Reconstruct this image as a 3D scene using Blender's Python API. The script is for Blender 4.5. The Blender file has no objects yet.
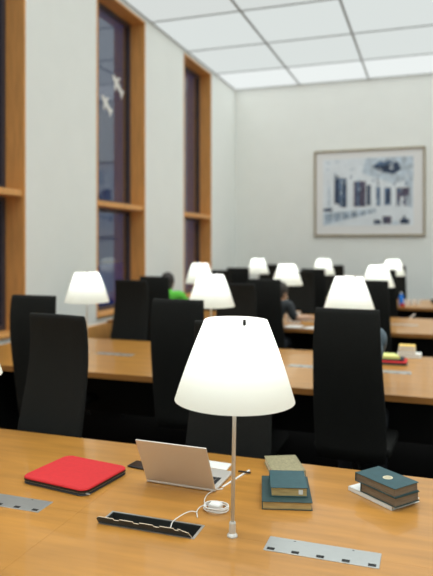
import bpy, bmesh, math, random
from mathutils import Vector, Matrix
random.seed(7)
C = bpy.context.scene.collection
PI = math.pi

# ------------------------------------------------------------------ camera
F_PX, U0, V0, ZC, TZ = 617.0, 216.5, 245.0, 1.709, 0.74
PSI = math.radians(18.96)
CS, SN = math.cos(PSI), math.sin(PSI)
def at(u, v, z=TZ):                       # point of the plane at height z
    d = (ZC - z) * F_PX / (v - V0); x = (u - U0) / F_PX * d
    return Vector((x*CS - d*SN, x*SN + d*CS, z))
def at_y(u, y, z=0):                      # point at room depth y
    k = (u - U0) / F_PX; d = y / (CS + k*SN)
    return Vector((d*(k*CS - SN), y, z))
cd = bpy.data.cameras.new('camera'); cam = bpy.data.objects.new('camera', cd); C.objects.link(cam)
cam.location = (0, 0, ZC); cam.rotation_euler = (PI/2, 0, PSI)
cd.sensor_fit = 'VERTICAL'; cd.sensor_height = 36; cd.sensor_width = 27
cd.lens = F_PX/576*36; cd.shift_y = -(288 - V0)/576
cd.dof.use_dof = True; cd.dof.focus_distance = 2.25; cd.dof.aperture_fstop = 1.95
cd.clip_start = 0.05
sc = bpy.context.scene; sc.camera = cam
sc.view_settings.view_transform = 'Standard'; sc.view_settings.look = 'None'
sc.view_settings.gamma = 1; sc.view_settings.exposure = 0.0
sc.view_settings.use_curve_mapping = False
sc.cycles.max_bounces = 10; sc.cycles.transparent_max_bounces = 12
sc.cycles.sample_clamp_indirect = 4

# ------------------------------------------------------------------ materials
def srgb(r, g, b):
    f = lambda c: (c/255/12.92 if c/255 <= .04045 else ((c/255+.055)/1.055)**2.4)
    return (f(r), f(g), f(b), 1)
def mat(name, col, rough=.6, metal=0, var=0.0, scale=8, spec=.5, stretch=None, bump=0, coat=0):
    m = bpy.data.materials.new(name); m.use_nodes = True
    nt = m.node_tree; b = nt.nodes['Principled BSDF']
    b.inputs['Base Color'].default_value = col; b.inputs['Roughness'].default_value = rough
    b.inputs['Metallic'].default_value = metal; b.inputs['Specular IOR Level'].default_value = spec
    if coat: b.inputs['Coat Weight'].default_value = coat
    tc = nt.nodes.new('ShaderNodeTexCoord'); mp = nt.nodes.new('ShaderNodeMapping')
    nz = nt.nodes.new('ShaderNodeTexNoise')
    mp.inputs['Scale'].default_value = stretch or (1, 1, 1)
    nz.inputs['Scale'].default_value = scale; nz.inputs['Detail'].default_value = 5
    nt.links.new(tc.outputs['Object'], mp.inputs['Vector']); nt.links.new(mp.outputs['Vector'], nz.inputs['Vector'])
    rp = nt.nodes.new('ShaderNodeValToRGB')
    rp.color_ramp.elements[0].position = .3; rp.color_ramp.elements[1].position = .7
    rp.color_ramp.elements[0].color = tuple(c*(1-var) for c in col[:3]) + (1,)
    rp.color_ramp.elements[1].color = tuple(min(1, c*(1+var)) for c in col[:3]) + (1,)
    nt.links.new(nz.outputs['Fac'], rp.inputs['Fac']); nt.links.new(rp.outputs['Color'], b.inputs['Base Color'])
    if bump:
        bp = nt.nodes.new('ShaderNodeBump'); bp.inputs['Strength'].default_value = bump; bp.inputs['Distance'].default_value = .002
        nt.links.new(nz.outputs['Fac'], bp.inputs['Height']); nt.links.new(bp.outputs['Normal'], b.inputs['Normal'])
    return m
def emit(name, col, s):
    m = bpy.data.materials.new(name); m.use_nodes = True; nt = m.node_tree
    nt.nodes.clear(); e = nt.nodes.new('ShaderNodeEmission'); o = nt.nodes.new('ShaderNodeOutputMaterial')
    e.inputs[0].default_value = col; e.inputs[1].default_value = s
    nt.links.new(e.outputs[0], o.inputs[0]); return m
def two(name, kind):
    m = bpy.data.materials.new(name); m.use_nodes = True; nt = m.node_tree; nt.nodes.clear()
    o = nt.nodes.new('ShaderNodeOutputMaterial'); mx = nt.nodes.new('ShaderNodeMixShader')
    nt.links.new(mx.outputs[0], o.inputs[0])
    if kind == 'shade':
        a = nt.nodes.new('ShaderNodeBsdfDiffuse'); b = nt.nodes.new('ShaderNodeBsdfTranslucent')
        a.inputs[0].default_value = (.86, .88, .82, 1); b.inputs[0].default_value = (.86, .92, .89, 1)
        mx.inputs[0].default_value = .62
    else:
        a = nt.nodes.new('ShaderNodeBsdfTransparent'); b = nt.nodes.new('ShaderNodeBsdfGlossy')
        a.inputs[0].default_value = (.75, .8, .82, 1); b.inputs['Roughness'].default_value = .02
        fr = nt.nodes.new('ShaderNodeFresnel'); ge = nt.nodes.new('ShaderNodeNewGeometry'); m1 = nt.nodes.new('ShaderNodeMath'); m2 = nt.nodes.new('ShaderNodeMath')
        m1.operation = 'MULTIPLY_ADD'; m1.inputs[1].default_value = -2; m1.inputs[2].default_value = 1     # same reflectance at both faces of the sheet
        m2.operation = 'POWER'; m2.inputs[0].default_value = 2.2
        nt.links.new(ge.outputs['Backfacing'], m1.inputs[0]); nt.links.new(m1.outputs[0], m2.inputs[1]); nt.links.new(m2.outputs[0], fr.inputs[0])
        nt.links.new(fr.outputs[0], mx.inputs[0])
    nt.links.new(a.outputs[0], mx.inputs[1]); nt.links.new(b.outputs[0], mx.inputs[2])
    return m
M = dict(
  wall = mat('wall_paint', (.87, .89, .858, 1), .9, var=.012, scale=3),
  floor = mat('dark_carpet', (.004, .0038, .0038, 1), .95, var=.3, scale=60, spec=.05),
  grid = mat('grey_ceiling_grid', (.30, .31, .31, 1), .6),
  oak = mat('window_oak', (.72, .35, .105, 1), .45, var=.13, scale=5, stretch=(6, 6, .5)),
  sash = mat('dark_window_sash', (.06, .055, .07, 1), .35),
  glass = two('window_glass', 'glass'),
  wood = mat('table_veneer', (.46, .212, .040, 1), .32, var=.15, scale=3.2, stretch=(.8, 7, 7), coat=.35),
  edge = mat('table_edge_wood', (.36, .15, .034, 1), .4, var=.15, scale=4, stretch=(1, 8, 8)),
  under = mat('black_table_frame', (.006, .006, .006, 1), .7),
  chair = mat('black_upholstery', (.011, .0115, .0105, 1), .85, var=.15, scale=120, spec=.2),
  column = mat('chair_steel', (.12, .125, .13, 1), .35, 1),
  shade = two('white_lamp_shade', 'shade'),
  pole = mat('satin_aluminium', (.70, .70, .67, 1), .45, .35),
  black = mat('black_plastic', (.010, .010, .011, 1), .4),
  white = mat('white_plastic', (.80, .80, .78, 1), .35),
  paper = mat('white_paper', (.80, .80, .77, 1), .8, var=.02),
  plate = mat('brushed_aluminium_plate', (.56, .58, .57, 1), .36, .9, var=.06, scale=30, stretch=(1, 20, 1)),
  bronze = mat('pale_flap_edge', (.55, .45, .33, 1), .5, .3),  # one even, paler colour for the flap's notched edge
  tray = mat('black_socket_tray', (.030, .033, .030, 1), .5),
  red = mat('red_neoprene', (.56, .014, .018, 1), .8, var=.05, scale=60),
  zipgrey = mat('grey_zip_tape', (.30, .30, .30, 1), .6),
  alu = mat('laptop_aluminium', (.70, .66, .61, 1), .42, .5),
  key = mat('black_keys', (.015, .015, .017, 1), .5),
  screen = mat('dark_laptop_screen', (.012, .012, .014, 1), .15),
  green = mat('green_book_cloth', (.014, .045, .046, 1), .55, var=.12, scale=40),
  green2 = mat('blue_green_book_cloth', (.020, .072, .084, 1), .55, var=.12, scale=40),
  pages = mat('yellowed_pages', (.50, .36, .15, 1), .85, var=.25, scale=14, stretch=(1, 1, 22)),
  pages2 = mat('brown_pages', (.19, .145, .10, 1), .85, var=.25, scale=14, stretch=(1, 1, 22)),
  patt = mat('speckled_book_paper', (.30, .265, .15, 1), .7, var=.22, scale=110),
  cream = mat('cream_paper', (.78, .72, .56, 1), .7, var=.04),
  gold = mat('pale_emblem', (.62, .56, .40, 1), .5),
  goldline = mat('emblem_relief', (.42, .36, .22, 1), .5),
  yellow = mat('yellow_paper', (.80, .56, .15, 1), .8, var=.05),
  lime = mat('lime_paper', (.72, .76, .26, 1), .8, var=.05),
  blue = mat('blue_bottle_plastic', (.015, .25, .95, 1), .3),
  skin = mat('skin', (.58, .36, .25, 1), .6, var=.06),
  hair = mat('dark_hair', (.018, .012, .009, 1), .6, var=.3, scale=40),
  greencloth = mat('green_cloth', (.11, .52, .05, 1), .9, var=.08, scale=30),
  darkcloth = mat('charcoal_cloth', (.035, .04, .045, 1), .9, var=.1, scale=30),
  bluegrey = mat('blue_grey_cloth', (.13, .17, .20, 1), .9, var=.08, scale=30),
  jeans = mat('dark_trousers', (.015, .018, .025, 1), .9, var=.1, scale=30),
  shoe = mat('black_shoe', (.01, .01, .01, 1), .5),
  eye = mat('dark_eye', (.01, .01, .01, 1), .2),
  lip = mat('lip', (.42, .16, .13, 1), .6),
  frame = mat('pale_gilt_frame', (.36, .30, .21, 1), .4, .3, var=.08),
  mount = mat('white_mount', (.80, .80, .80, 1), .9),
  p0 = mat('print_pale', (.74, .79, .84, 1), .8, var=.06, scale=4),
  p1 = mat('print_light_blue', (.50, .58, .66, 1), .8, var=.3, scale=9),
  p2 = mat('print_blue', (.10, .16, .26, 1), .8, var=.35, scale=9),
  p3 = mat('print_navy', (.035, .055, .10, 1), .8, var=.4, scale=9),
  p4 = mat('print_plum', (.10, .085, .13, 1), .8, var=.4, scale=9),
  outblue = mat('outdoor_blue_panel', (.02, .20, .95, 1), .6),
  brownpaper = mat('brown_paper', (.42, .22, .075, 1), .8, var=.1),
)
# ------------------------------------------------------------------ helpers
def tag(o, label, cat, group=None, kind=None):
    o['label'] = label; o['category'] = cat
    if group: o['group'] = group
    if kind: o['kind'] = kind
    return o
def empty(name, loc=(0, 0, 0), rz=0):
    o = bpy.data.objects.new(name, None); C.objects.link(o); o.empty_display_size = .1
    o.location = loc; o.rotation_euler = (0, 0, rz); return o
def obj(name, bm, mats, parent=None, loc=None, rot=None, smooth=False):
    me = bpy.data.meshes.new(name)
    bmesh.ops.recalc_face_normals(bm, faces=bm.faces[:])
    bm.to_mesh(me); bm.free()
    for m in (mats if isinstance(mats, (list, tuple)) else [mats]): me.materials.append(m)
    if smooth:
        for p in me.polygons: p.use_smooth = True
    o = bpy.data.objects.new(name, me); C.objects.link(o)
    if parent: o.parent = parent
    if loc is not None: o.location = loc
    if rot is not None: o.rotation_euler = rot
    return o
def struct(o):
    o['kind'] = 'structure'; return o
def NB(): return bmesh.new()
def box(bm, x0, x1, y0, y1, z0, z1, mi=0, bev=0, seg=2, mtx=None):
    r = bmesh.ops.create_cube(bm, size=1)
    vs = r['verts']
    for v in vs:
        v.co = Vector(((x0+x1)/2 + v.co.x*(x1-x0), (y0+y1)/2 + v.co.y*(y1-y0), (z0+z1)/2 + v.co.z*(z1-z0)))
    fs = set(f for v in vs for f in v.link_faces)
    for f in fs: f.material_index = mi
    if mtx is not None: bmesh.ops.transform(bm, matrix=mtx, verts=vs)
    if bev:
        es = list(set(e for v in vs for e in v.link_edges))
        bmesh.ops.bevel(bm, geom=es, offset=bev, segments=seg, affect='EDGES', profile=.5, clamp_overlap=True)
def prism(bm, pts, z0, z1, mi=0):
    a = [bm.verts.new((p[0], p[1], z0)) for p in pts]; b = [bm.verts.new((p[0], p[1], z1)) for p in pts]
    n = len(pts); fs = [bm.faces.new(a[::-1]), bm.faces.new(b)]
    for i in range(n): fs.append(bm.faces.new((a[i], a[(i+1) % n], b[(i+1) % n], b[i])))
    for f in fs: f.material_index = mi
def lathe(bm, prof, seg=48, mi=0, cx=0, cy=0, closed_ends=True):
    rings = []
    for r, z in prof:
        if r < 1e-6: rings.append([bm.verts.new((cx, cy, z))])
        else: rings.append([bm.verts.new((cx + r*math.cos(2*PI*i/seg), cy + r*math.sin(2*PI*i/seg), z)) for i in range(seg)])
    for a, b in zip(rings, rings[1:]):
        for i in range(seg):
            j = (i+1) % seg
            q = ([a[0]] if len(a) == 1 else [a[i], a[j]]) + ([b[0]] if len(b) == 1 else [b[j], b[i]])
            if len(q) >= 3: bm.faces.new(q).material_index = mi
def tube(bm, pts, r, seg=8, mi=0, closed=False):
    pts = [Vector(p) for p in pts]; n = len(pts); rings = []
    up = Vector((0, 0, 1))
    for i, p in enumerate(pts):
        a = pts[(i-1) % n] if (closed or i) else p; b = pts[(i+1) % n] if (closed or i < n-1) else p
        t = (b - a).normalized()
        s = t.cross(up)
        if s.length < 1e-4: s = t.cross(Vector((1, 0, 0)))
        s.normalize(); w = s.cross(t)
        rr = r[i] if isinstance(r, (list, tuple)) else r
        rings.append([bm.verts.new(p + s*rr*math.cos(2*PI*k/seg) + w*rr*math.sin(2*PI*k/seg)) for k in range(seg)])
    m = n if closed else n-1
    for i in range(m):
        a, b = rings[i], rings[(i+1) % n]
        for k in range(seg):
            bm.faces.new((a[k], a[(k+1) % seg], b[(k+1) % seg], b[k])).material_index = mi
    if not closed:
        bm.faces.new(rings[0][::-1]).material_index = mi; bm.faces.new(rings[-1]).material_index = mi
def spline(pts, n=10):
    P = [Vector(p) for p in pts]; P = [2*P[0]-P[1]] + P + [2*P[-1]-P[-2]]; out = []
    for i in range(1, len(P)-2):
        for k in range(n):
            t = k/n; a, b, c, d = P[i-1:i+3]
            out.append(.5*((2*b) + (c-a)*t + (2*a-5*b+4*c-d)*t*t + (3*b-a-3*c+d)*t**3))
    return out + [P[-2]]
def dup(root, loc, rz, label, group=None):
    r = root.copy(); C.objects.link(r); r.location = loc; r.rotation_euler = (0, 0, rz); r['label'] = label
    if group: r['group'] = group
    for ch in list(root.children):
        c = ch.copy(); C.objects.link(c); c.parent = r
        for g in list(ch.children):
            d = g.copy(); C.objects.link(d); d.parent = c
    return r

# ------------------------------------------------------------------ the room
XL, XR, YB, YF, H = -4.15, 5.0, -3.4, 13.4, 5.235
bm = NB(); box(bm, XL-.6, XR+.2, YB-.2, YF+.2, -.1, 0); struct(obj('floor', bm, M['floor']))
WIN = [(4.21, 5.67), (7.20, 8.67), (10.27, 11.74)]
ZS, ZT, TH = .775, 5.16, .36       # sill, head, wall thickness
bm = NB(); ys = [YB] + [y for w in WIN for y in w] + [YF]
for i in range(0, len(ys), 2): box(bm, XL-TH, XL, ys[i], ys[i+1], 0, H+.1)
for a, b in WIN:
    box(bm, XL-TH, XL, a, b, 0, ZS-.03); box(bm, XL-TH, XL, a, b, ZT, H+.1)
struct(obj('wall_left', bm, M['wall']))
bm = NB(); box(bm, XL-TH, XR+.2, YF, YF+.2, 0, H+.1); struct(obj('wall_back', bm, M['wall']))
bm = NB(); box(bm, XR, XR+.2, YB, YF, 0, H+.1); struct(obj('wall_right', bm, M['wall']))
bm = NB(); box(bm, XL-TH, XR+.2, YB-.2, YB, 0, H+.1); struct(obj('wall_front', bm, M['wall']))
# oak panelling below the sills
bm = NB(); box(bm, XL, XL+.03, YB, YF, .10, .655, bev=.004); struct(obj('trim_1', bm, M['oak']))
bm = NB(); box(bm, XL, XL+.018, YB, YF, 0, .10); struct(obj('baseboard_left', bm, M['under']))
bm = NB(); box(bm, XL+.03, XR, YF-.018, YF, 0, .10); struct(obj('baseboard_back', bm, M['under']))
# luminous ceiling: panels in a grey grid
ceil = struct(empty('ceiling', (0, 0, H)))
gx = [XL + 1.475*k for k in range(7)]; gx[-1] = XR
gy = [13.4, 12.02, 10.46, 8.90] + [8.90-1.53*k for k in range(1, 9)]; gy[-1] = YB
glow = {0: emit('ceiling_diffuser_bright', (.95, 1, .985, 1), .90), 1: emit('ceiling_diffuser', (.94, 1, .975, 1), .76),
        2: emit('ceiling_diffuser_soft', (.95, 1, .97, 1), .72)}
for j in range(len(gy)-1):
    for i in range(len(gx)-1):
        bm = NB(); box(bm, gx[i]+.008, gx[i+1]-.008, gy[j+1]+.008, gy[j]-.008, 0, .02)
        obj('panel', bm, glow[0 if j == 0 else 1 if j < 3 else 2], ceil)
bm = NB()
for x in gx: box(bm, max(XL, x-.017), min(XR, x+.017), YB, YF, -.012, .015)
for y in gy: box(bm, XL, XR, max(YB, y-.014), min(YF, y+.014), -.011, .014)
obj('grid', bm, M['grid'], ceil)
bm = NB(); box(bm, XL, XR, YB, YF, .03, .10); obj('backing', bm, M['wall'], ceil)
L = bpy.data.lights.new('ceiling_light', 'AREA'); L.shape = 'RECTANGLE'; L.size = XR-XL-.1; L.size_y = YF-YB-.1
L.energy = 450; L.spread = math.radians(125); L.color = (.95, 1, .985)
lo = bpy.data.objects.new('ceiling_light', L); C.objects.link(lo); lo.parent = ceil; lo.location = ((XL+XR)/2, (YB+YF)/2, -.02)

# windows: oak lining, sill and transom, dark sash, glass
XG = XL-.25
for n, (a, b) in enumerate(WIN):
    w = struct(empty('window_%d' % (n+1), (XL, (a+b)/2, ZS))); w['label'] = 'tall oak-lined window in the left wall'
    hb = (b-a)/2; t = .028
    def wobj(nm, bm, m): return obj(nm, bm, m, w)
    bm = NB()
    box(bm, -TH, .008, -hb, -hb+t, 0, ZT-ZS); box(bm, -TH, .008, hb-t, hb, 0, ZT-ZS); box(bm, -TH, .008, -hb, hb, ZT-ZS-t, ZT-ZS)
    wobj('lining', bm, M['oak'])
    bm = NB(); box(bm, -TH, .035, -hb-.0, hb+.0, -.028, .006, bev=.004); wobj('sill', bm, M['oak'])
    bm = NB(); box(bm, -.23, -.01, -hb+t, hb-t, 2.235-ZS, 2.305-ZS, bev=.004); wobj('transom', bm, M['oak'])
    g = -.25
    for z0, z1 in ((.006, 2.235-ZS), (2.305-ZS, ZT-ZS-t)):
        bm = NB(); s = .055
        box(bm, g-.05, g+.02, -hb+t, -hb+t+s, z0, z1); box(bm, g-.05, g+.02, hb-t-s, hb-t, z0, z1)
        box(bm, g-.05, g+.02, -hb+t+s, hb-t-s, z0, z0+s); box(bm, g-.05, g+.02, -hb+t+s, hb-t-s, z1-s, z1)
        wobj('sash', bm, M['sash'])
        bm = NB(); box(bm, g-.012, g-.006, -hb+t+s, hb-t-s, z0+s, z1-s); wobj('pane', bm, M['glass'])
# white bird silhouettes on the second window's upper pane
def bird(y, z, s, rot, label):
    o2 = [(0, .50), (.06, .40), (.07, .22), (.30, .16), (.46, .02), (.20, .06), (.08, .02), (.06, -.30), (.13, -.48), (-.13, -.48), (-.06, -.30),
          (-.08, .02), (-.20, .06), (-.46, .02), (-.30, .16), (-.07, .22), (-.06, .40)]
    bm = NB(); prism(bm, [(p[0]*s*.85 if abs(p[0]) > .15 else p[0]*s*1.7, p[1]*s) for p in o2], 0, .002)
    o = obj('bird_sticker', bm, M['paper'], None, (XG-.0055, y, z))
    o.rotation_euler = Matrix(((0, 0, 1), (1, 0, 0), (0, 1, 0))).to_euler()
    o.rotation_euler = (Matrix(((0, 0, 1), (1, 0, 0), (0, 1, 0))) @ Matrix.Rotation(rot, 3, 'Z')).to_euler()
    tag(o, label, 'sticker', 'bird silhouettes on the window glass')
p = 8.24; bird(8.27, 4.10, .40, math.radians(54), 'white bird silhouette stuck higher and farther right on the second window')
bird(7.93, 3.74, .36, math.radians(54), 'white bird silhouette stuck lower and farther left on the second window')
# blue hoarding out in the dusk
bm = NB(); box(bm, -6.06, -6.0, 8.4, 12.2, -.1, 1.33, bev=.01)
tag(obj('outdoor_panel', bm, M['outblue']), 'plain blue panel standing outside beyond the second window', 'panel')
w = bpy.data.worlds.new('dusk'); sc.world = w; w.use_nodes = True
w.node_tree.nodes['Background'].inputs[0].default_value = (.11, .14, .32, 1)
w.node_tree.nodes['Background'].inputs[1].default_value = .42

# framed print on the far wall
pic = empty('framed_picture', (-1.205, YF, 2.82)); tag(pic, 'large framed blue and white photograph of a colonnade on the far wall', 'picture')
hw, hh, fw = 1.145, .925, .042
bm = NB()
for x0, x1, z0, z1 in ((-hw, hw, hh-fw, hh), (-hw, hw, -hh, -hh+fw), (-hw, -hw+fw, -hh+fw, hh-fw), (hw-fw, hw, -hh+fw, hh-fw)):
    box(bm, x0, x1, -.045, 0, z0, z1, bev=.004)
obj('frame', bm, M['frame'], pic)
bm = NB(); box(bm, -hw+fw, hw-fw, -.022, -.004, -hh+fw, hh-fw); obj('mount', bm, M['mount'], pic)
PX = lambda x: -hw + (x-20)/(405-20)*2*hw          # zoomed picture pixels to picture plane
PZ = lambda y: hh - (y-17)/(318-17)*2*hh
bm = NB()
def q(x0, y0, x1, y1, mi, k=[0]):
    k[0] += 1; yy = -.0225 - .00002*k[0]
    f = bm.faces.new([bm.verts.new((PX(a), yy, PZ(b))) for a, b in ((x0, y1), (x1, y1), (x1, y0), (x0, y0))]); f.material_index = mi
def poly(pts, mi):
    q.__defaults__[0][0] += 1; yy = -.0225 - .00002*q.__defaults__[0][0]
    f = bm.faces.new([bm.verts.new((PX(a), yy, PZ(b))) for a, b in pts[::-1]]); f.material_index = mi
q(52, 48, 366, 282, 0)
poly([(52, 48), (200, 48), (140, 95), (52, 110)], 0)
poly([(205, 50), (366, 50), (366, 120), (300, 140), (190, 100)], 1)
poly([(225, 78), (260, 64), (315, 66), (325, 92), (300, 108), (255, 98)], 3)
poly([(232, 74), (250, 62), (300, 60), (270, 76)], 2)
for x0, y0, x1, y1, c in ((70, 140, 92, 222, 1), (93, 108, 110, 205, 3), (110, 112, 118, 215, 2), (119, 116, 137, 218, 2), (124, 120, 134, 218, 3),
        (162, 128, 204, 216, 4), (172, 128, 182, 216, 2), (207, 142, 221, 212, 3), (240, 150, 254, 214, 2), (268, 152, 290, 212, 2), (275, 160, 288, 205, 3),
        (309, 154, 356, 216, 4), (322, 185, 334, 218, 0), (341, 182, 350, 218, 1), (352, 150, 362, 222, 1), (340, 100, 364, 150, 1)):
    q(x0, y0, x1, y1, c)
for x in (78, 146, 228, 258, 298):
    q(x, 118 + (x-78)*.14, x+(15 if x < 200 else 10), 232, 0)
q(54, 220, 86, 231, 3)
rnd = random.Random(4)
for k in range(46):
    x, y = rnd.uniform(54, 355), rnd.uniform(52, 128); q(x, y, x+rnd.uniform(3, 12), y+rnd.uniform(2, 7), rnd.choice((0, 1, 1)))
for k in range(40):
    x = rnd.choice((95, 112, 124, 166, 176, 186, 196, 210, 242, 270, 312, 326, 340))+rnd.uniform(-3, 6); y = rnd.uniform(120, 205)
    q(x, y, x+rnd.uniform(2, 5), y+rnd.uniform(4, 18), rnd.choice((1, 2, 3, 3)))
for x, y in ((95, 98), (150, 108), (228, 122), (300, 138)): q(x, y, x+5, y+9, 2)
poly([(54, 236), (240, 222), (240, 236), (54, 280)], 1)
for k in range(17):
    x = 56+k*10; q(x, 240-k*.5, x+5, 272-k*2.0, 2 if k % 3 else 1)
poly([(140, 282), (300, 232), (366, 232), (366, 282)], 0)
for x0, y0, x1, y1, c in ((232, 262, 256, 277, 3), (262, 250, 292, 276, 4), (268, 250, 274, 276, 3), (296, 268, 318, 278, 1), (322, 260, 352, 277, 3), (330, 250, 340, 262, 3)):
    q(x0, y0, x1, y1, c)
obj('print', bm, [M['p0'], M['p1'], M['p2'], M['p3'], M['p4']], pic)

# ------------------------------------------------------------------ tables
LAMPX = (-2.92, -1.755, -.59)
TY = (1.955, 4.89, 7.82, 10.75)
HALF, TX0, TX1 = .755, -3.92, 1.75
ROWS = ('nearest', 'second', 'third', 'farthest')
def socket_cover(parent, cx, cy, z, open_=False):
    bm = NB(); L, D = .358, .096
    box(bm, -L/2, L/2, -D, 0, 0, .003, bev=.0008)
    for k in range(5):
        x = -L/2 + .022 + k*(L-.044)/4
        box(bm, x-.012, x+.012, -D+.006, -D+.021, .0025, .0036, 1)
    for x in (-L/2+.085, L/2-.085): box(bm, x-.004, x+.004, -.012, -.009, .0025, .0035, 1)
    o = obj('socket_cover', bm, [M['plate'], M['under']], parent, (cx, cy+D/2, z))
    if open_: o.rotation_euler = (-math.radians(16), 0, 0); o['label'] = 'raised metal flap'
    return o
for r, ty in enumerate(TY):
    t = empty('reading_table', (0, ty, 0))
    tag(t, 'long honey-coloured wooden reading table with black base, %s from the camera' %
        ('nearest' if r == 0 else 'second row' if r == 1 else 'third row' if r == 2 else 'farthest row'), 'table', 'reading tables in rows')
    hole = (-1.0825, -.7375, -.0545+.0005, .0415) if r == 0 else None
    bm = NB()
    xj = [TX0, -3.53, -1.2, 1.13, TX1]
    for i in range(len(xj)-1):
        for (y0, y1) in ((-HALF, 0), (0, HALF)):
            x0, x1, a, b = xj[i]+.0003, xj[i+1]-.0003, y0+.0002, y1-.0002
            if hole and x0 < hole[0] < x1:
                hy0, hy1 = max(a, hole[2]), min(b, hole[3])
                if y0 < 0:
                    box(bm, x0, x1, a, hole[2], TZ-.042, TZ); lo, hi = hole[2], b
                else:
                    box(bm, x0, x1, hole[3], b, TZ-.042, TZ); lo, hi = a, hole[3]
                box(bm, x0, hole[0], lo, hi, TZ-.042, TZ); box(bm, hole[1], x1, lo, hi, TZ-.042, TZ)
            else:
                box(bm, x0, x1, a, b, TZ-.042, TZ)
    for f in bm.faces:
        c = f.calc_center_median()
        if abs(f.normal.z) < .5 and (abs(abs(c.y)-HALF) < .003 or abs(c.x-TX0) < .003 or abs(c.x-TX1) < .003): f.material_index = 1
    obj('tabletop', bm, [M['wood'], M['edge']], t)
    bm = NB(); box(bm, TX0+.2, TX1-.2, -.02, .02, .22, TZ-.042); obj('modesty_panel', bm, M['under'], t)
    for x in (-3.53, -1.2, 1.13):
        bm = NB(); box(bm, x-.02, x+.02, -HALF+.22, HALF-.22, 0, TZ-.042, bev=.004); obj('leg', bm, M['under'], t)
    for lx in LAMPX + (.575,):
        for s in (-.29, .29):
            x = lx+s
            if r == 0 and abs(x+.88) < .02: continue
            if r == 0 and lx < -2: continue
            if r == 0 and lx == -1.755: x = -1.515 if s > 0 else x
            if r == 0 and lx == -.59: x = -.318
            socket_cover(t, x, -.006, TZ-.0005)
    if r == 0:
        bm = NB(); X0, X1, Y0, Y1 = hole; zb = TZ-.08
        box(bm, X0+.0005, X1-.0005, Y0+.0005, Y1-.0005, zb-.003, zb)
        for bx in ((X0+.0005, X0+.003, Y0, Y1), (X1-.003, X1-.0005, Y0, Y1), (X0, X1, Y0+.0005, Y0+.003), (X0, X1, Y1-.003, Y1-.0005)):
            box(bm, *bx, zb, TZ-.0005)
        for k in range(3): box(bm, X0+.03+k*.11, X0+.10+k*.11, Y0+.02, Y1-.02, zb, zb+.02)
        obj('socket_tray', bm, M['tray'], t)
        bm = NB()
        for bx in ((X0-.006, X0+.001, Y0-.004, Y1+.006), (X1-.001, X1+.008, Y0-.004, Y1+.006), (X0, X1, Y1-.001, Y1+.006), (X0, X1, Y0-.005, Y0+.001)):
            box(bm, *bx, TZ-.001, TZ+.0012)
        obj('tray_rim', bm, M['plate'], t)['label'] = 'thin aluminium rim round the open cable box'
        # flap: pivots in the near side of the opening, its notched edge standing up towards the sitter
        W2 = X1-X0; tp = [(-.010, .022), (.0, .030)]
        for k in range(4):
            x = .055+k*.075; tp += [(x, .030), (x+.004, .024), (x+.022, .024), (x+.026, .030)]
        tp += [(W2-.05, .030), (W2-.012, .020), (W2-.002, .001)]
        pts = [(0, -.045), (W2-.004, -.045)] + tp[::-1]
        bm = NB(); prism(bm, [(p_[0], p_[1]) for p_ in pts], -.0015, .0015, 0)
        bm.normal_update()
        for f in bm.faces:
            if abs(f.normal.z) < .5 and f.calc_center_median().y > .0: f.material_index = 1
        fl = obj('flap', bm, [M['tray'], M['bronze']], t, (X0, Y0+.003, TZ), (PI/2 + math.radians(24), 0, 0))  # flap faces take the dark tray colour to paint in their shade
        fl['label'] = 'raised notched cable flap, face coloured dark for shade, edge lighter'

# ------------------------------------------------------------------ lamps
SB, ST, RB, RT = 1.195-TZ, 1.461-TZ, .20, .1045      # shade bottom / top above the table
def make_lamp():
    t = empty('table_lamp'); t['category'] = 'lamp'; t['group'] = 'white table lamps on the reading tables'
    bm = NB(); lathe(bm, [(0, 0), (.0175, 0), (.0180, .004), (.0150, .009), (.0118, .012), (.0112, .045), (.0095, .049), (0, .049)], 32)
    obj('base', bm, M['pole'], t, smooth=False)
    bm = NB(); lathe(bm, [(0, .047), (.0066, .047), (.0066, ST-.03), (0, ST-.03)], 20); obj('pole', bm, M['pole'], t, smooth=True)
    bm = NB(); n = 14; prof = []
    for i in range(n+1):
        k = i/n; prof.append((RB + (RT-RB)*k + .004*math.sin(PI*k), SB + (ST-SB)*k))
    lathe(bm, prof, 72)
    sh = obj('shade', bm, M['shade'], t, smooth=True)
    bm = NB(); lathe(bm, [(0, SB+.10), (.017, SB+.10), (.019, SB+.125), (.017, SB+.14), (0, SB+.14)], 20)
    obj('socket', bm, M['white'], t, smooth=True)
    for k in range(3):
        bm = NB(); a = 2*PI*k/3; tube(bm, [(0, 0, ST-.036), ((RT+.004)*math.cos(a), (RT+.004)*math.sin(a), ST-.022)], .0016, 6); obj('spoke', bm, M['white'], t)
    L = bpy.data.lights.new('lamp_bulb', 'POINT'); L.energy = LAMP_W; L.shadow_soft_size = .03; L.color = (1, 1, .97)
    lo = bpy.data.objects.new('lamp_bulb', L); C.objects.link(lo); lo.parent = t; lo.location = (0, .0, SB+.212)
    return t
LAMP_W = 3.1
lamp0 = make_lamp()
def where(u, r): q_ = at_y(u, TY[r], TZ); return (q_.x, TY[r], TZ)
b = at(232.3, 536.3)
lamp0.location = (b.x, b.y, TZ)
lamp0.rotation_euler = (Matrix.Rotation(math.radians(1.0), 3, Vector((-SN, CS, 0)))).to_euler()
lamp0['label'] = 'largest white cone lamp, standing on the nearest table beside the open laptop'
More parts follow.
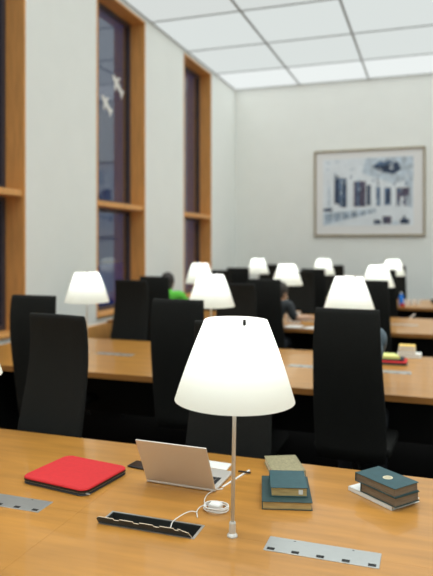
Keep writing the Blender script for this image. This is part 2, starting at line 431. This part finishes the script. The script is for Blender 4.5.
# the black dimmer rod on the near rim of every shade
bm = NB(); d_ = (Vector((CS, SN, 0))*.022 - Vector((-SN, CS, 0))*.104).normalized(); p_ = d_*(RT+.003) + Vector((0, 0, ST))
tube(bm, [p_+Vector((0, 0, .013)), p_+d_*.004+Vector((0, 0, -.006))], .005, 10)
obj('dimmer_rod', bm, M['under'], lamp0, smooth=True)
LG = 'white table lamps on the reading tables'
dup(lamp0, (-1.785, TY[0], TZ), 0, 'white cone lamp on the nearest table, just entering at the left edge of the photo', LG)
dup(lamp0, where(87, 1), 0, 'white cone lamp on the second table, in front of the wall between the windows', LG)
dup(lamp0, where(211, 1), 0, 'white cone lamp on the second table, directly behind the large lamp to its left', LG)
dup(lamp0, where(349, 1), 0, 'white cone lamp on the second table, above the back of the nearest right chair', LG)
dup(lamp0, where(200, 2), 0, 'white cone lamp on the third table, in front of the third window', LG)
dup(lamp0, where(287, 2), 0, 'white cone lamp on the third table, in the centre over papers', LG)
dup(lamp0, where(378, 2), 0, 'white cone lamp on the third table, right one below the framed picture', LG)
dup(lamp0, where(258, 3), 0, 'small white cone lamp on the farthest table, leftmost there', LG)
dup(lamp0, where(323.5, 3), 0, 'small white cone lamp on the farthest table, below the left side of the picture', LG)
dup(lamp0, where(393, 3), 0, 'small white cone lamp on the farthest table, beside the blue bottle', LG)

# ------------------------------------------------------------------ chairs
PROF = [(.40, .000, .210), (.48, -.004, .217), (.60, -.022, .219), (.73, -.050, .217), (.86, -.080, .212), (.98, -.104, .207), (1.08, -.118, .203),
        (1.17, -.122, .199), (1.25, -.117, .196), (1.30, -.110, .193), (1.325, -.105, .190)]
def make_chair():
    t = empty('desk_chair'); t['category'] = 'chair'; t['group'] = 'black high-back chairs'
    bm = NB(); rings = []
    pr = [(.398, .0, .180, .3)] + [(z, y, w, 1) for z, y, w in PROF] + [(1.331, -.104, .188, .45)]
    for z, y, w, k in pr:
        ring = []; th = .021*k
        for s, e in ((-1, 0), (-.985, .6), (-.94, 1), (-.5, 1), (0, 1), (.5, 1), (.94, 1), (.985, .6), (1, 0)):
            ring.append((s*w, y-.22 - .012*(1-s*s) + th*e, z))
        for s, e in ((.985, .6), (.94, 1), (.5, 1), (0, 1), (-.5, 1), (-.94, 1), (-.985, .6)):
            ring.append((s*w, y-.22 - .012*(1-s*s) - th*e, z))
        rings.append([bm.verts.new(p) for p in ring])
    for a, b_ in zip(rings, rings[1:]):
        n = len(a)
        for i in range(n): bm.faces.new((a[i], a[(i+1) % n], b_[(i+1) % n], b_[i]))
    bm.faces.new(rings[0][::-1]); bm.faces.new(rings[-1])
    obj('backrest', bm, M['chair'], t, smooth=True)
    bm = NB(); box(bm, -.235, .235, -.195, .25, .425, .485, bev=.022, seg=3); obj('seat', bm, M['chair'], t, smooth=True)
    bm = NB(); lathe(bm, [(0, .07), (.030, .07), (.030, .24), (.019, .25), (.019, .40), (.06, .41), (.06, .424), (0, .424)], 20); obj('column', bm, M['column'], t)
    for k in range(4):
        a = PI/4 + k*PI/2; bm = NB()
        d = Vector((math.cos(a), math.sin(a), 0)); tube(bm, [d*.02+Vector((0, 0, .085)), d*.15+Vector((0, 0, .06)), d*.28+Vector((0, 0, .035))], [.018, .015, .011], 8)
        lathe(bm, [(0, 0), (.016, 0), (.016, .03), (0, .03)], 12, cx=d.x*.275, cy=d.y*.275)
        obj('leg', bm, M['column'], t)
    return t
chair0 = make_chair(); first = [True]
CHAIRPOS = {}
def chair(key, u, ytop, away, label, rz=0):
    p = at_y(u, ytop)
    y = ytop + .325 if away else ytop - .325
    rot = (0 if away else PI) + rz
    off = Matrix.Rotation(rot, 3, 'Z') @ Vector((0, -.325, 0))
    loc = (p.x - off.x, ytop - off.y, 0)
    CHAIRPOS[key] = loc
    G = 'black high-back chairs'
    if first[0]:
        first[0] = False; chair0.location = loc; chair0.rotation_euler = (0, 0, rot); chair0['label'] = label; return
    dup(chair0, loc, rot, label, G)
chair('C', 347, 3.72, True, 'black high-back chair right of the large lamp, its back to us', math.radians(-4))
chair('A', 56.5, 2.89, False, 'black high-back chair nearest on the left, behind the red sleeve', math.radians(-9))
chair('B', 34, 3.95, True, 'black high-back chair at the left edge, partly behind the nearest left chair')
chair('D', 178, 3.98, True, 'black high-back chair just left of the large lamp, its back to us')
chair('E', 231, 2.89, False, 'black high-back chair directly behind the large lamp and laptop, facing us')
chair('F', 131, 6.0, False, 'black high-back chair beyond the second table, in front of the second window', math.radians(-2))
chair('G', 154.5, 6.8, True, 'black high-back chair holding the person in green')
chair('H', 236, 5.78, False, 'black high-back chair beyond the second table, just behind the large lamp, facing us')
chair('I', 264, 6.65, True, 'black high-back chair holding the person in charcoal, at the third table')
chair('Q', 370, 6.8, True, 'black high-back chair at the third table, behind the chair with the person in blue-grey')
chair('K', 218, 8.80, False, 'black high-back chair beyond the third table, behind the second table\'s central lamp')
chair('P', 300, 8.78, False, 'black high-back chair beyond the third table, right behind the lamp over the papers')
chair('J', 238, 9.85, True, 'black high-back chair at the farthest table, left end, below the leftmost far lamp')
chair('N', 313, 9.85, True, 'black high-back chair at the farthest table, under the picture\'s left side')
chair('S', 383, 9.85, True, 'black high-back chair at the farthest table, beside the blue bottle')
chair('M', 269, 11.72, False, 'black high-back chair beyond the farthest table, just right of the leftmost far lamp')
chair('O', 333.5, 11.72, False, 'black high-back chair beyond the farthest table, right of the middle far lamp')
chair('T', 394.5, 11.72, False, 'black high-back chair beyond the farthest table, behind its right lamp')

# ------------------------------------------------------------------ seated persons
def skin_mesh(verts, edges, radii, root, sub=2):
    me = bpy.data.meshes.new('tmp'); me.from_pydata(verts, edges, []); o = bpy.data.objects.new('tmp', me); C.objects.link(o)
    md = o.modifiers.new('s', 'SKIN'); md.use_smooth_shade = True; md.branch_smoothing = .6
    for i, r in enumerate(radii):
        me.skin_vertices[0].data[i].radius = (r, r) if not isinstance(r, tuple) else r
    me.skin_vertices[0].data[root].use_root = True
    o.modifiers.new('d', 'SUBSURF').levels = sub
    o.modifiers['d'].render_levels = sub
    dg = bpy.context.evaluated_depsgraph_get(); dg.update()
    bm = NB(); bm.from_mesh(o.evaluated_get(dg).to_mesh()); o.evaluated_get(dg).to_mesh_clear()
    bpy.data.objects.remove(o); bpy.data.meshes.remove(me)
    return bm
def sphere(bm, c, r, mi=0, sc_=(1, 1, 1), rot=None, u=20, v=14):
    m = Matrix.Translation(c) @ (rot.to_4x4() if rot else Matrix.Identity(4)) @ Matrix.Diagonal((r*sc_[0], r*sc_[1], r*sc_[2], 1))
    k = bmesh.ops.create_uvsphere(bm, u_segments=u, v_segments=v, radius=1, matrix=m)
    for f in set(f for vv in k['verts'] for f in vv.link_faces): f.material_index = mi; f.smooth = True
def person(loc, label, cloth, dz=0, lean=.06, headp=(0, .17, 1.235), tilt=-25, hands=((-.13, .44), (.13, .44)), turn=0, long_hair=True, sleeves=True, hz=.775, sh=.185, elb=(.275, .15, .835)):
    t = empty('person', loc); tag(t, label, 'person')
    hp = Vector(headp); nb = Vector((0, lean+.03, 1.10+dz))
    V = []; E = []; R = []; LB = []
    def add(p, r, par=None, lab=0):                     # lab: 0 jumper, 1 skin, 2 trousers
        V.append(tuple(p)); R.append(r)
        if par is not None: E.append((par, len(V)-1)); LB.append(lab)
        return len(V)-1
    pel = add((0, -.07, .57), (.145, .12)); sp = add((0, -.06+lean*.2, .75+dz*.5), (.14, .11), pel); ch = add((0, -.05+lean*.7, .97+dz), (.155, .11), sp)
    nk = add(nb, .055, ch); hd = add(nb*.45+hp*.55, .052, nk, 1)
    for s, (hx, hy) in zip((-1, 1), hands):
        S = Vector((s*sh, -.03+lean*.8, 1.045+dz)); El = Vector((s*elb[0], elb[1]+lean*.4, elb[2])); W = Vector((hx, hy-.10, hz+.015))
        i = add(S, .066, ch); i = add((S+El)/2, .052, i); i = add(El, .044, i)
        i = add((El+W)/2, .038, i, 0 if sleeves else 1); i = add(W, .027, i, 0 if sleeves else 1)
        d = (Vector((hx, hy, hz)) - W).normalized(); sd = d.cross(Vector((0, 0, 1))).normalized()
        pm = add(W + d*.055, (.034, .020), i, 1)
        for k, (o_, l) in enumerate(((-.028, .060), (-.010, .072), (.009, .068), (.026, .052))):
            a = add(W + d*.085 + sd*o_, .0095, pm, 1); a = add(W + d*(.085+l*.55) + sd*o_*1.15 + Vector((0, 0, .004)), .0085, a, 1)
            add(W + d*(.085+l*.95) + sd*o_*1.15 + Vector((0, 0, -.010)), .007, a, 1)
        a = add(W + d*.035 - sd*s*.034, .011, pm, 1); add(W + d*.075 - sd*s*.050 - Vector((0, 0, .004)), .009, a, 1)
        hip = Vector((s*.095, -.03, .55)); kn = Vector((s*.12, .36, .555)); an = Vector((s*.12, .36, .10)); to = Vector((s*.125, .50, .035))
        i = add(hip, .088, pel, 2); i = add((hip+kn)/2, .076, i, 2); i = add(kn, .062, i, 2)
        i = add((kn+an)/2+Vector((0, -.01, .05)), .054, i, 2); i = add(an, .042, i, 2); add(to, .03, i, 1)
    bm = skin_mesh(V, E, R, pel)
    rad = lambda q_: max(q_) if isinstance(q_, tuple) else q_
    def label_of(c):
        best = (9, 0)
        for (a, b_), l in zip(E, LB):
            A, B = Vector(V[a]), Vector(V[b_]); ab = B-A
            k = max(0, min(1, (c-A).dot(ab)/ab.length_squared))
            best = min(best, ((c-A-ab*k).length - (rad(R[a])*(1-k)+rad(R[b_])*k), l))
        return best[1]
    bm.normal_update(); bm.verts.index_update()
    cl = {0: NB(), 2: NB()}; vm = {0: {}, 2: {}}
    for f in bm.faces:
        l = label_of(f.calc_center_median())
        if l == 1: continue
        fv = []
        for v in f.verts:
            if v.index not in vm[l]: vm[l][v.index] = cl[l].verts.new(v.co + v.normal*(.009 if l == 0 else .006))
            fv.append(vm[l][v.index])
        cl[l].faces.new(fv)
    R3 = Matrix.Rotation(math.radians(turn), 3, 'Z') @ Matrix.Rotation(math.radians(tilt), 3, 'X')
    P = lambda x, y, z: hp + R3 @ Vector((x, y, z))
    sphere(bm, P(0, 0, .015), .098, 0, (.80, .96, 1.12), R3)
    sphere(bm, P(0, .025, -.055), .066, 0, (.85, .95, .95), R3)
    sphere(bm, P(0, .094, -.012), .013, 0, (.8, 1.1, 1.7), R3)
    for s in (-1, 1):
        sphere(bm, P(s*.031, .083, .014), .010, 1, (1.2, .8, .8), R3, 10, 8); sphere(bm, P(s*.079, -.005, -.005), .024, 0, (.4, .8, 1.25), R3, 12, 8)
    sphere(bm, P(0, .084, -.062), .016, 2, (1.4, .6, .45), R3, 12, 8)
    obj('body', bm, [M['skin'], M['eye'], M['lip']], t, smooth=True)
    obj('jumper', cl[0], cloth, t, smooth=True)
    obj('trousers', cl[2], M['jeans'], t, smooth=True)
    for s in (-1, 1):
        bm = NB(); sphere(bm, Vector((s*.122, .43, .042)), .045, 0, (.95, 2.7, .92)); obj('shoe', bm, M['shoe'], t, smooth=True)
    bm = NB(); sphere(bm, P(0, -.018, .030), .108, 0, (.83, .95, 1.10), R3)
    if long_hair: sphere(bm, P(0, -.055, -.06), .085, 0, (.95, .72, 1.1), R3)
    bmesh.ops.delete(bm, geom=[v for v in bm.verts if ((R3.transposed() @ (v.co-hp)).y > .058 and (R3.transposed() @ (v.co-hp)).z < .062)], context='VERTS')
    obj('hair', bm, M['hair'], t, smooth=True)
    return t
G, I_, C_ = CHAIRPOS['G'], CHAIRPOS['I'], CHAIRPOS['C']
person((G[0], G[1], 0), 'seated person in a bright green top, mostly hidden behind a chair near the third window', M['greencloth'], dz=.045, headp=(-.02, .12, 1.215), tilt=-15, sh=.195)
person((I_[0], I_[1], 0), 'seated person in charcoal with bare hands over papers, below the central lamp', M['darkcloth'], dz=-.02, lean=.16, headp=(.03, .33, 1.12), tilt=-35, turn=-25, hands=((.05, .42), (.42, .36)), sleeves=False, hz=.84, sh=.19, elb=(.25, .02, .86))
person((C_[0], C_[1], 0), 'seated person in blue-grey hidden by the chair right of the large lamp, one shoulder showing', M['bluegrey'], dz=.085, lean=.10, headp=(-.02, .30, 1.095), tilt=-50, sh=.142, hands=((-.12, .40), (.03, .42)), long_hair=False, elb=(.06, .22, .90))

# ------------------------------------------------------------------ on the nearest table
def frame_at(p, q_):                       # origin p, x axis towards q_
    d = (q_-p); return math.atan2(d.y, d.x), d.length
# red sleeve
def rounded(w, d, r, n=6):
    out = []
    for cx, cy, a0 in ((w-r, d-r, 0), (r, d-r, PI/2), (r, r, PI), (w-r, r, 3*PI/2)):
        for k in range(n+1): a = a0 + k*PI/2/n; out.append((cx + r*math.cos(a), cy + r*math.sin(a)))
    return out
def sleeve(p, rz, w, d, h, label, zip_part=True):
    t = empty('laptop_sleeve', p, rz); tag(t, label, 'sleeve')
    def shell(z0, z1, ins, mi_mat, nm, par, r=.034, dome=0):
        bm = NB(); rr = []
        for k, (zz, off) in enumerate(((z0, .004), (z0+.003, 0), (z1-.006, 0), (z1-.002, .003), (z1, .010))):
            rr.append([bm.verts.new((x, y, zz)) for x, y in [(ins+off + q_[0]*(w-2*ins-2*off)/w, ins+off + q_[1]*(d-2*ins-2*off)/d) for q_ in rounded(w, d, r)]])
        for a, b_ in zip(rr, rr[1:]):
            n = len(a)
            for i in range(n): bm.faces.new((a[i], a[(i+1) % n], b_[(i+1) % n], b_[i]))
        bm.faces.new(rr[0][::-1]); bm.faces.new(rr[-1])
        return obj(nm, bm, mi_mat, par, smooth=False)
    shell(0, h*.30, 0, M['black'], 'lower_panel', t); shell(h*.30, h*.55, .002, M['zipgrey'], 'zip', t); shell(h*.55, h*.64, .0, M['black'], 'piping', t)
    shell(h*.64, h, 0, M['red'], 'upper_panel', t)
    bm = NB(); box(bm, w-.004, w+.016, .008, .014, h*.35, h*.35+.003, bev=.001); obj('zip_pull', bm, M['plate'], t)
    return t
hS = .030
pL = Vector((-1.572, 2.118, 0)); rz = math.radians(-8)
sleeve((pL.x, pL.y, TZ), rz, .330, .29, hS, 'red laptop sleeve with grey zip on the nearest table')
# laptop
pBL, pBR = at(146.3, 480.6, TZ+.006), at(214.6, 491.0, TZ+.006)
rz, wL = frame_at(Vector((pBL.x, pBL.y, 0)), Vector((pBR.x, pBR.y, 0)))
lap = empty('laptop', (pBL.x, pBL.y, TZ), rz); tag(lap, 'open silver laptop seen from behind its lid on the nearest table', 'laptop')
wL = .302
bm = NB(); box(bm, 0, wL, 0, .212, .001, .012, bev=.004); base = obj('keyboard_base', bm, M['alu'], lap)
for k in range(5):
    for j in range(13):
        bm = None
bm = NB()
for k in range(5):
    for j in range(14):
        x = .018 + j*.0191; y = .030 + k*.0185; box(bm, x, x+.0165, y, y+.016, .0118, .0135)
obj('keys', bm, M['key'], base)
bm = NB(); box(bm, wL/2-.05, wL/2+.05, .135, .200, .0118, .0125); obj('touchpad', bm, M['alu'], base)
bm = NB(); box(bm, 0, wL, -.003, .003, 0, .216, bev=.0028)
for v in bm.verts: pass
lid = obj('lid', bm, M['alu'], lap, (0, .004, .010), (math.radians(27), 0, 0))
bm = NB(); box(bm, .006, wL-.006, .0028, .0036, .012, .210); obj('screen', bm, M['screen'], lid)
# phone peeping out left of the laptop
pp = at(142, 466.8)
ph = empty('mobile_phone', (pp.x+.02, pp.y, TZ), math.radians(-8)); tag(ph, 'black mobile phone lying flat, half hidden behind the laptop lid', 'phone')
bm = NB(); box(bm, -.075, .075, -.036, .036, 0, .009, bev=.003); obj('case', bm, M['black'], ph)
bm = NB(); box(bm, -.070, .070, -.032, .032, .0088, .0094); obj('screen', bm, M['screen'], ph)
# sheet of paper behind the laptop
pa, pb_ = at(226.4, 471.0), at(231.7, 464.5)
bm = NB(); pc, pd_ = at(193, 459.0), at(190, 465)
prism(bm, [tuple(x.xy) for x in (pa, pb_, pc, pd_)], 0, .004)
tag(obj('paper_pad', bm, M['paper'], None, (0, 0, TZ)), 'thin white paper pad lying behind the open laptop', 'paper')
# white strap with black clip
s0, s1 = at(222.5, 486.5, TZ+.004), at(249.5, 469.6, TZ+.004)
st = empty('strap', (s0.x, s0.y, TZ), frame_at(s0, s1)[0]); L_ = (s1-s0).length
tag(st, 'narrow white strap with a black clip, lying beside the laptop', 'strap')
bm = NB(); box(bm, .0, L_, -.004, .004, 0, .004, bev=.001); obj('ribbon', bm, M['white'], st)
bm = NB(); box(bm, -.028, .028, -.004, .004, .0045, .011, bev=.002, mtx=Matrix.Translation((L_*.80, 0, 0)) @ Matrix.Rotation(math.radians(100), 4, 'Z')); obj('clip', bm, M['black'], st)
# charger: brick, coil and lead down into the socket tray
cp = at(216.3, 510.0, TZ)
chg = empty('laptop_charger', (cp.x, cp.y, TZ), 0); tag(chg, 'white laptop charger with its cable coiled on the nearest table', 'charger')
bm = NB(); box(bm, -.026, .020, -.018, .018, .0005, .026, bev=.006, seg=3, mtx=Matrix.Rotation(math.radians(-8), 4, 'Z')); obj('power_brick', bm, M['white'], chg)
bm = NB(); pts = []
for i in range(24*4+1):
    a = 2*PI*i/24; k = i//24
    rr = .041 + .0022*math.sin(a*1.3+k); pts.append((rr*1.08*math.cos(a), rr*.98*math.sin(a), .003 + .0042*(i/24) + .001*math.sin(3*a)))
tube(bm, pts, .0022, 7)
def rel(u, v, z): q_ = at(u, v, TZ+z); return (q_.x-cp.x, q_.y-cp.y, z)
lead = [rel(205.5, 505.5, .015), rel(201, 506.5, .012), rel(197, 511, .004), rel(197.5, 517.5, .003)]
lead2 = [rel(197, 512, .006), rel(190, 511.5, .010), rel(181, 515.5, .014), rel(173, 521.5, .020), rel(170.5, 527.5, .030)]
up = [rel(205.5, 506, .015), rel(204.5, 500, .006), rel(208, 494, .003), rel(215, 490.3, .003), rel(223, 488.7, .003)]
tube(bm, spline(lead), .0021, 7); tube(bm, spline(lead2), .0021, 7); tube(bm, spline(up), .0021, 7)
obj('cable', bm, M['white'], chg, smooth=True)

# books
def book(name_label, p, rz, w, d, h, cover, pages, spine='left', z=TZ, group=None, emblem=None, sticker=False, thick=.0025):
    t = empty('book', (p[0], p[1], z), rz); tag(t, name_label, 'book', group)
    i = .004
    bm = NB()
    box(bm, 0, w, 0, d, 0, thick, bev=.0008); box(bm, 0, w, 0, d, h-thick, h, bev=.0008)
    if spine == 'left': box(bm, 0, thick, 0, d, 0, h, bev=.0008)
    elif spine == 'back': box(bm, 0, w, d-thick, d, 0, h, bev=.0008)
    elif spine == 'right': box(bm, w-thick, w, 0, d, 0, h, bev=.0008)
    obj('cover', bm, cover, t)
    bm = NB(); box(bm, i if spine != 'left' else thick, w-i if spine != 'right' else w-thick, i, d-i if spine != 'back' else d-thick, thick, h-thick); obj('page_block', bm, pages, t)
    if emblem:
        bm = NB(); lathe(bm, [(0, 0), (1, 0), (1, .0008), (.86, .0009), (.84, .0006), (0, .0006)], 40)
        for v in bm.verts: v.co.x *= emblem[2]; v.co.y *= emblem[3]
        e = obj('emblem', bm, M['gold'], t, (emblem[0], emblem[1], h))
        e['label'] = 'pale oval emblem'
        bm = NB(); lathe(bm, [(.55, .0006), (.62, .0010), (.55, .0012), (.48, .0010), (.55, .0006)], 32)
        for k in range(6):
            a = k*PI/3; tube(bm, [(0, 0, .0008), (.42*math.cos(a), .42*math.sin(a), .0008)], .0004, 5)
        for v in bm.verts: v.co.x *= emblem[2]; v.co.y *= emblem[3]
        obj('relief', bm, M['goldline'], e)
    if sticker:
        bm = NB(); box(bm, w-.034, w-.018, i-.0008, i+.0002, .008, h-.008); s = obj('paper_tab', bm, M['paper'], t)
    return t
BG, BG2 = 'left pile of books', 'right pile of books'
zt = TZ+.030
a, b_ = at(261.8, 501.3, zt), at(312.7, 502.8, zt)
rzb, wb = frame_at(a, b_); book('large dark green book at the bottom of the left pile', a, rzb, wb, .255, .030, M['green'], M['pages'], 'back', group=BG)
a, b_ = at(270.7, 487.4, zt+.034), at(307.9, 488.2, zt+.034)
rzs, ws = frame_at(a, b_); book('small blue-green book with a white tab lying on the large green book', a, rzs, ws, .178, .034, M['green2'], M['pages'], 'back', z=zt+.0003, group=BG, sticker=True)
a, b_ = at(272.2, 471.6, zt), at(304.5, 469.0, zt); c_ = at(264.2, 455.8, zt); d_ = at(295.5, 455.0, zt)
pb = Vector((b_.x-a.x, b_.y-a.y, 0)); pc = Vector((c_.x-a.x, c_.y-a.y, 0))
rz3 = math.atan2(pc.y, pc.x) - PI/2
book('speckled cream book lying flat behind the left pile', a, rz3, .142, pc.length, .030, M['patt'], M['cream'], 'right', group=BG)
# right pile
z0 = TZ+.016
l, f, r = at(346.4, 484.6, z0), at(391.5, 506.6, z0), at(421.5, 497.2, z0)
def from3(l, f, r):
    d1 = Vector((l.x-f.x, l.y-f.y, 0)); d2 = Vector((r.x-f.x, r.y-f.y, 0)); return d1, d2
d1, d2 = from3(l, f, r); rzr = math.atan2(d2.y, d2.x)
print('right base', d1.length, d2.length, math.degrees(rzr), math.degrees(math.atan2(d1.y, d1.x)))
book('white-covered volume at the bottom of the right pile', f, rzr, .150, .225, .016, M['paper'], M['paper'], 'left', group=BG2)
f2 = at(396.6, 499.0, z0+.030); r2 = at(417.6, 491.0, z0+.030)
rz4 = math.atan2(r2.y-f2.y, r2.x-f2.x)
l3, f3, r3 = at(355, 471.8, z0+.070), at(394.8, 488.9, z0+.070), at(418.4, 480.2, z0+.070)
e1, e2 = from3(l3, f3, r3); print('top book', e1.length, e2.length, math.degrees(math.atan2(e2.y, e2.x)), math.degrees(math.atan2(e1.y, e1.x)))
rz5 = math.atan2(e1.y, e1.x) - PI/2
book('dark green book in the middle of the right pile', f3 + Vector((.002, .0, 0)), rz5-.02, .128, .178, .035, M['green'], M['pages2'], 'back', z=z0+.0003, group=BG2)
book('dark green book with a pale oval emblem on top of the right pile', f3, rz5, .130, e1.length, .033, M['green2'], M['pages2'], 'back', z=z0+.0356, group=BG2, emblem=(.065, .092, .020, .018))

# ------------------------------------------------------------------ on the second table
p = at(384, 366.3); q_ = at(407, 366.0)
sleeve((q_.x-.30, q_.y-.01, TZ), 0, .30, .21, .030, 'red folder on the second table beside the chair with the person in blue-grey')
p = at(381, 357.0, TZ+.03)
bm = NB(); x = q_.x-.27
box(bm, 0, .20, 0, .15, 0, .014, bev=.003); tag(obj('dark_wallet', bm, M['jeans'], None, (q_.x-.225, q_.y+.02, TZ+.0305)), 'dark wallet lying on the red folder on the second table', 'wallet')
bm = NB(); prism(bm, [(0, 0), (.235, 0), (.19, .15), (0, .15)], 0, .022)
tag(obj('paper_pad', bm, M['lime'], None, (q_.x-.29, q_.y+.03, TZ+.045)), 'lime-yellow paper pad on top of the red folder', 'paper')
p = at(407, 356.5)
for k, (m_, w_, d_, h_, dx, lab) in enumerate((('paper', .20, .14, .030, .02, 'wide white book at the bottom of the pile beyond the red folder'),
        ('cream', .145, .13, .038, 0, 'cream book in the middle of the pile beyond the red folder'), ('yellow', .135, .12, .030, .002, 'yellow book on top of the pile beyond the red folder'))):
    z_ = TZ + sum((.0305, .0385)[:k])
    book(lab, (p.x-w_/2+dx, p.y-.06, 0), 0, w_, d_, h_, M[m_], M['paper'], 'back', z=z_+.0002, group='books on the second table')
# ------------------------------------------------------------------ on the third table, before the person in charcoal
def thin_sheet(pts, h, m_, label, cat, nm, z=TZ):
    bm = NB(); prism(bm, pts, 0, h); return tag(obj(nm, bm, m_, None, (0, 0, z)), label, cat)
a = at(285.5, 326.5); b_ = at(312.5, 327.5)
thin_sheet([(a.x, 7.09), (b_.x-.12, 7.09), (b_.x-.12, 7.32), (a.x+.02, 7.32)], .006, M['paper'], 'white sheet under the hands of the person in charcoal, left half', 'paper', 'paper_sheet')
thin_sheet([(b_.x-.10, 7.085), (b_.x+.03, 7.085), (b_.x+.06, 7.24), (b_.x-.06, 7.26)], .006, M['paper'], 'white sheet to the right of the person in charcoal, near the table edge', 'paper', 'paper_sheet')
a = at_y(296, 7.48)
book('brown book standing open before the person in charcoal', (a.x-.07, 7.50, 0), 0, .12, .03, .16, M['brownpaper'], M['paper'], 'back', z=TZ)
a = at_y(291, 7.46)
def cup(p, r, h, m_, label, grp=None, z=TZ):
    bm = NB(); lathe(bm, [(0, 0), (r*.78, 0), (r, h), (r*.92, h), (r*.72, .006), (0, .006)], 24)
    return tag(obj('cup', bm, m_, None, (p[0], p[1], z), smooth=False), label, 'cup', grp)
cup((a.x-.06, 7.62), .036, .10, M['white'], 'white cup by the brown book on the third table')
# ------------------------------------------------------------------ on the farthest table
a = at_y(401.3, 10.2)
bt = empty('bottle', (a.x, 10.2, TZ)); tag(bt, 'blue bottle on the farthest table beside its right lamp', 'bottle')
bm = NB(); lathe(bm, [(0, 0), (.034, 0), (.036, .01), (.036, .14), (.030, .165), (.016, .18), (.016, .20), (0, .20)], 24); obj('body', bm, M['blue'], bt, smooth=True)
bm = NB(); lathe(bm, [(0, .20), (.018, .20), (.018, .222), (0, .222)], 20); obj('cap', bm, M['white'], bt)
a = at_y(401.5, 10.12); bm = NB(); box(bm, 0, .07, 0, .05, 0, .045, bev=.006)
tag(obj('small_box', bm, M['red'], None, (a.x-.02, 10.10, TZ)), 'small red box at the foot of the blue bottle', 'box')
for k, (u, y, lab) in enumerate(((406, 10.45, 'white cup just right of the blue bottle'), (412, 10.5, 'white cup in the middle of the row right of the blue bottle'), (418, 10.5, 'white cup farthest right of the blue bottle'))):
    a = at_y(u, y); cup((a.x, y), .042, .085, M['white'], lab, 'cups on the farthest table')
a = at_y(431, 10.9); bm = NB(); box(bm, 0, .22, 0, .16, 0, .06, bev=.01)
tag(obj('black_bag', bm, M['black'], None, (a.x, 10.9, TZ)), 'small black bag at the right edge on the farthest table', 'bag')
a = at_y(414, 8.5)
bm = NB(); box(bm, -.010, .010, -.004, .004, 0, .085, bev=.003, mtx=Matrix.Rotation(math.radians(48), 4, 'Y'))
tag(obj('white_stylus', bm, M['white'], None, (a.x-.05, 8.45, TZ+.012)), 'white slanted pen stand at the far edge of the third table', 'pen')
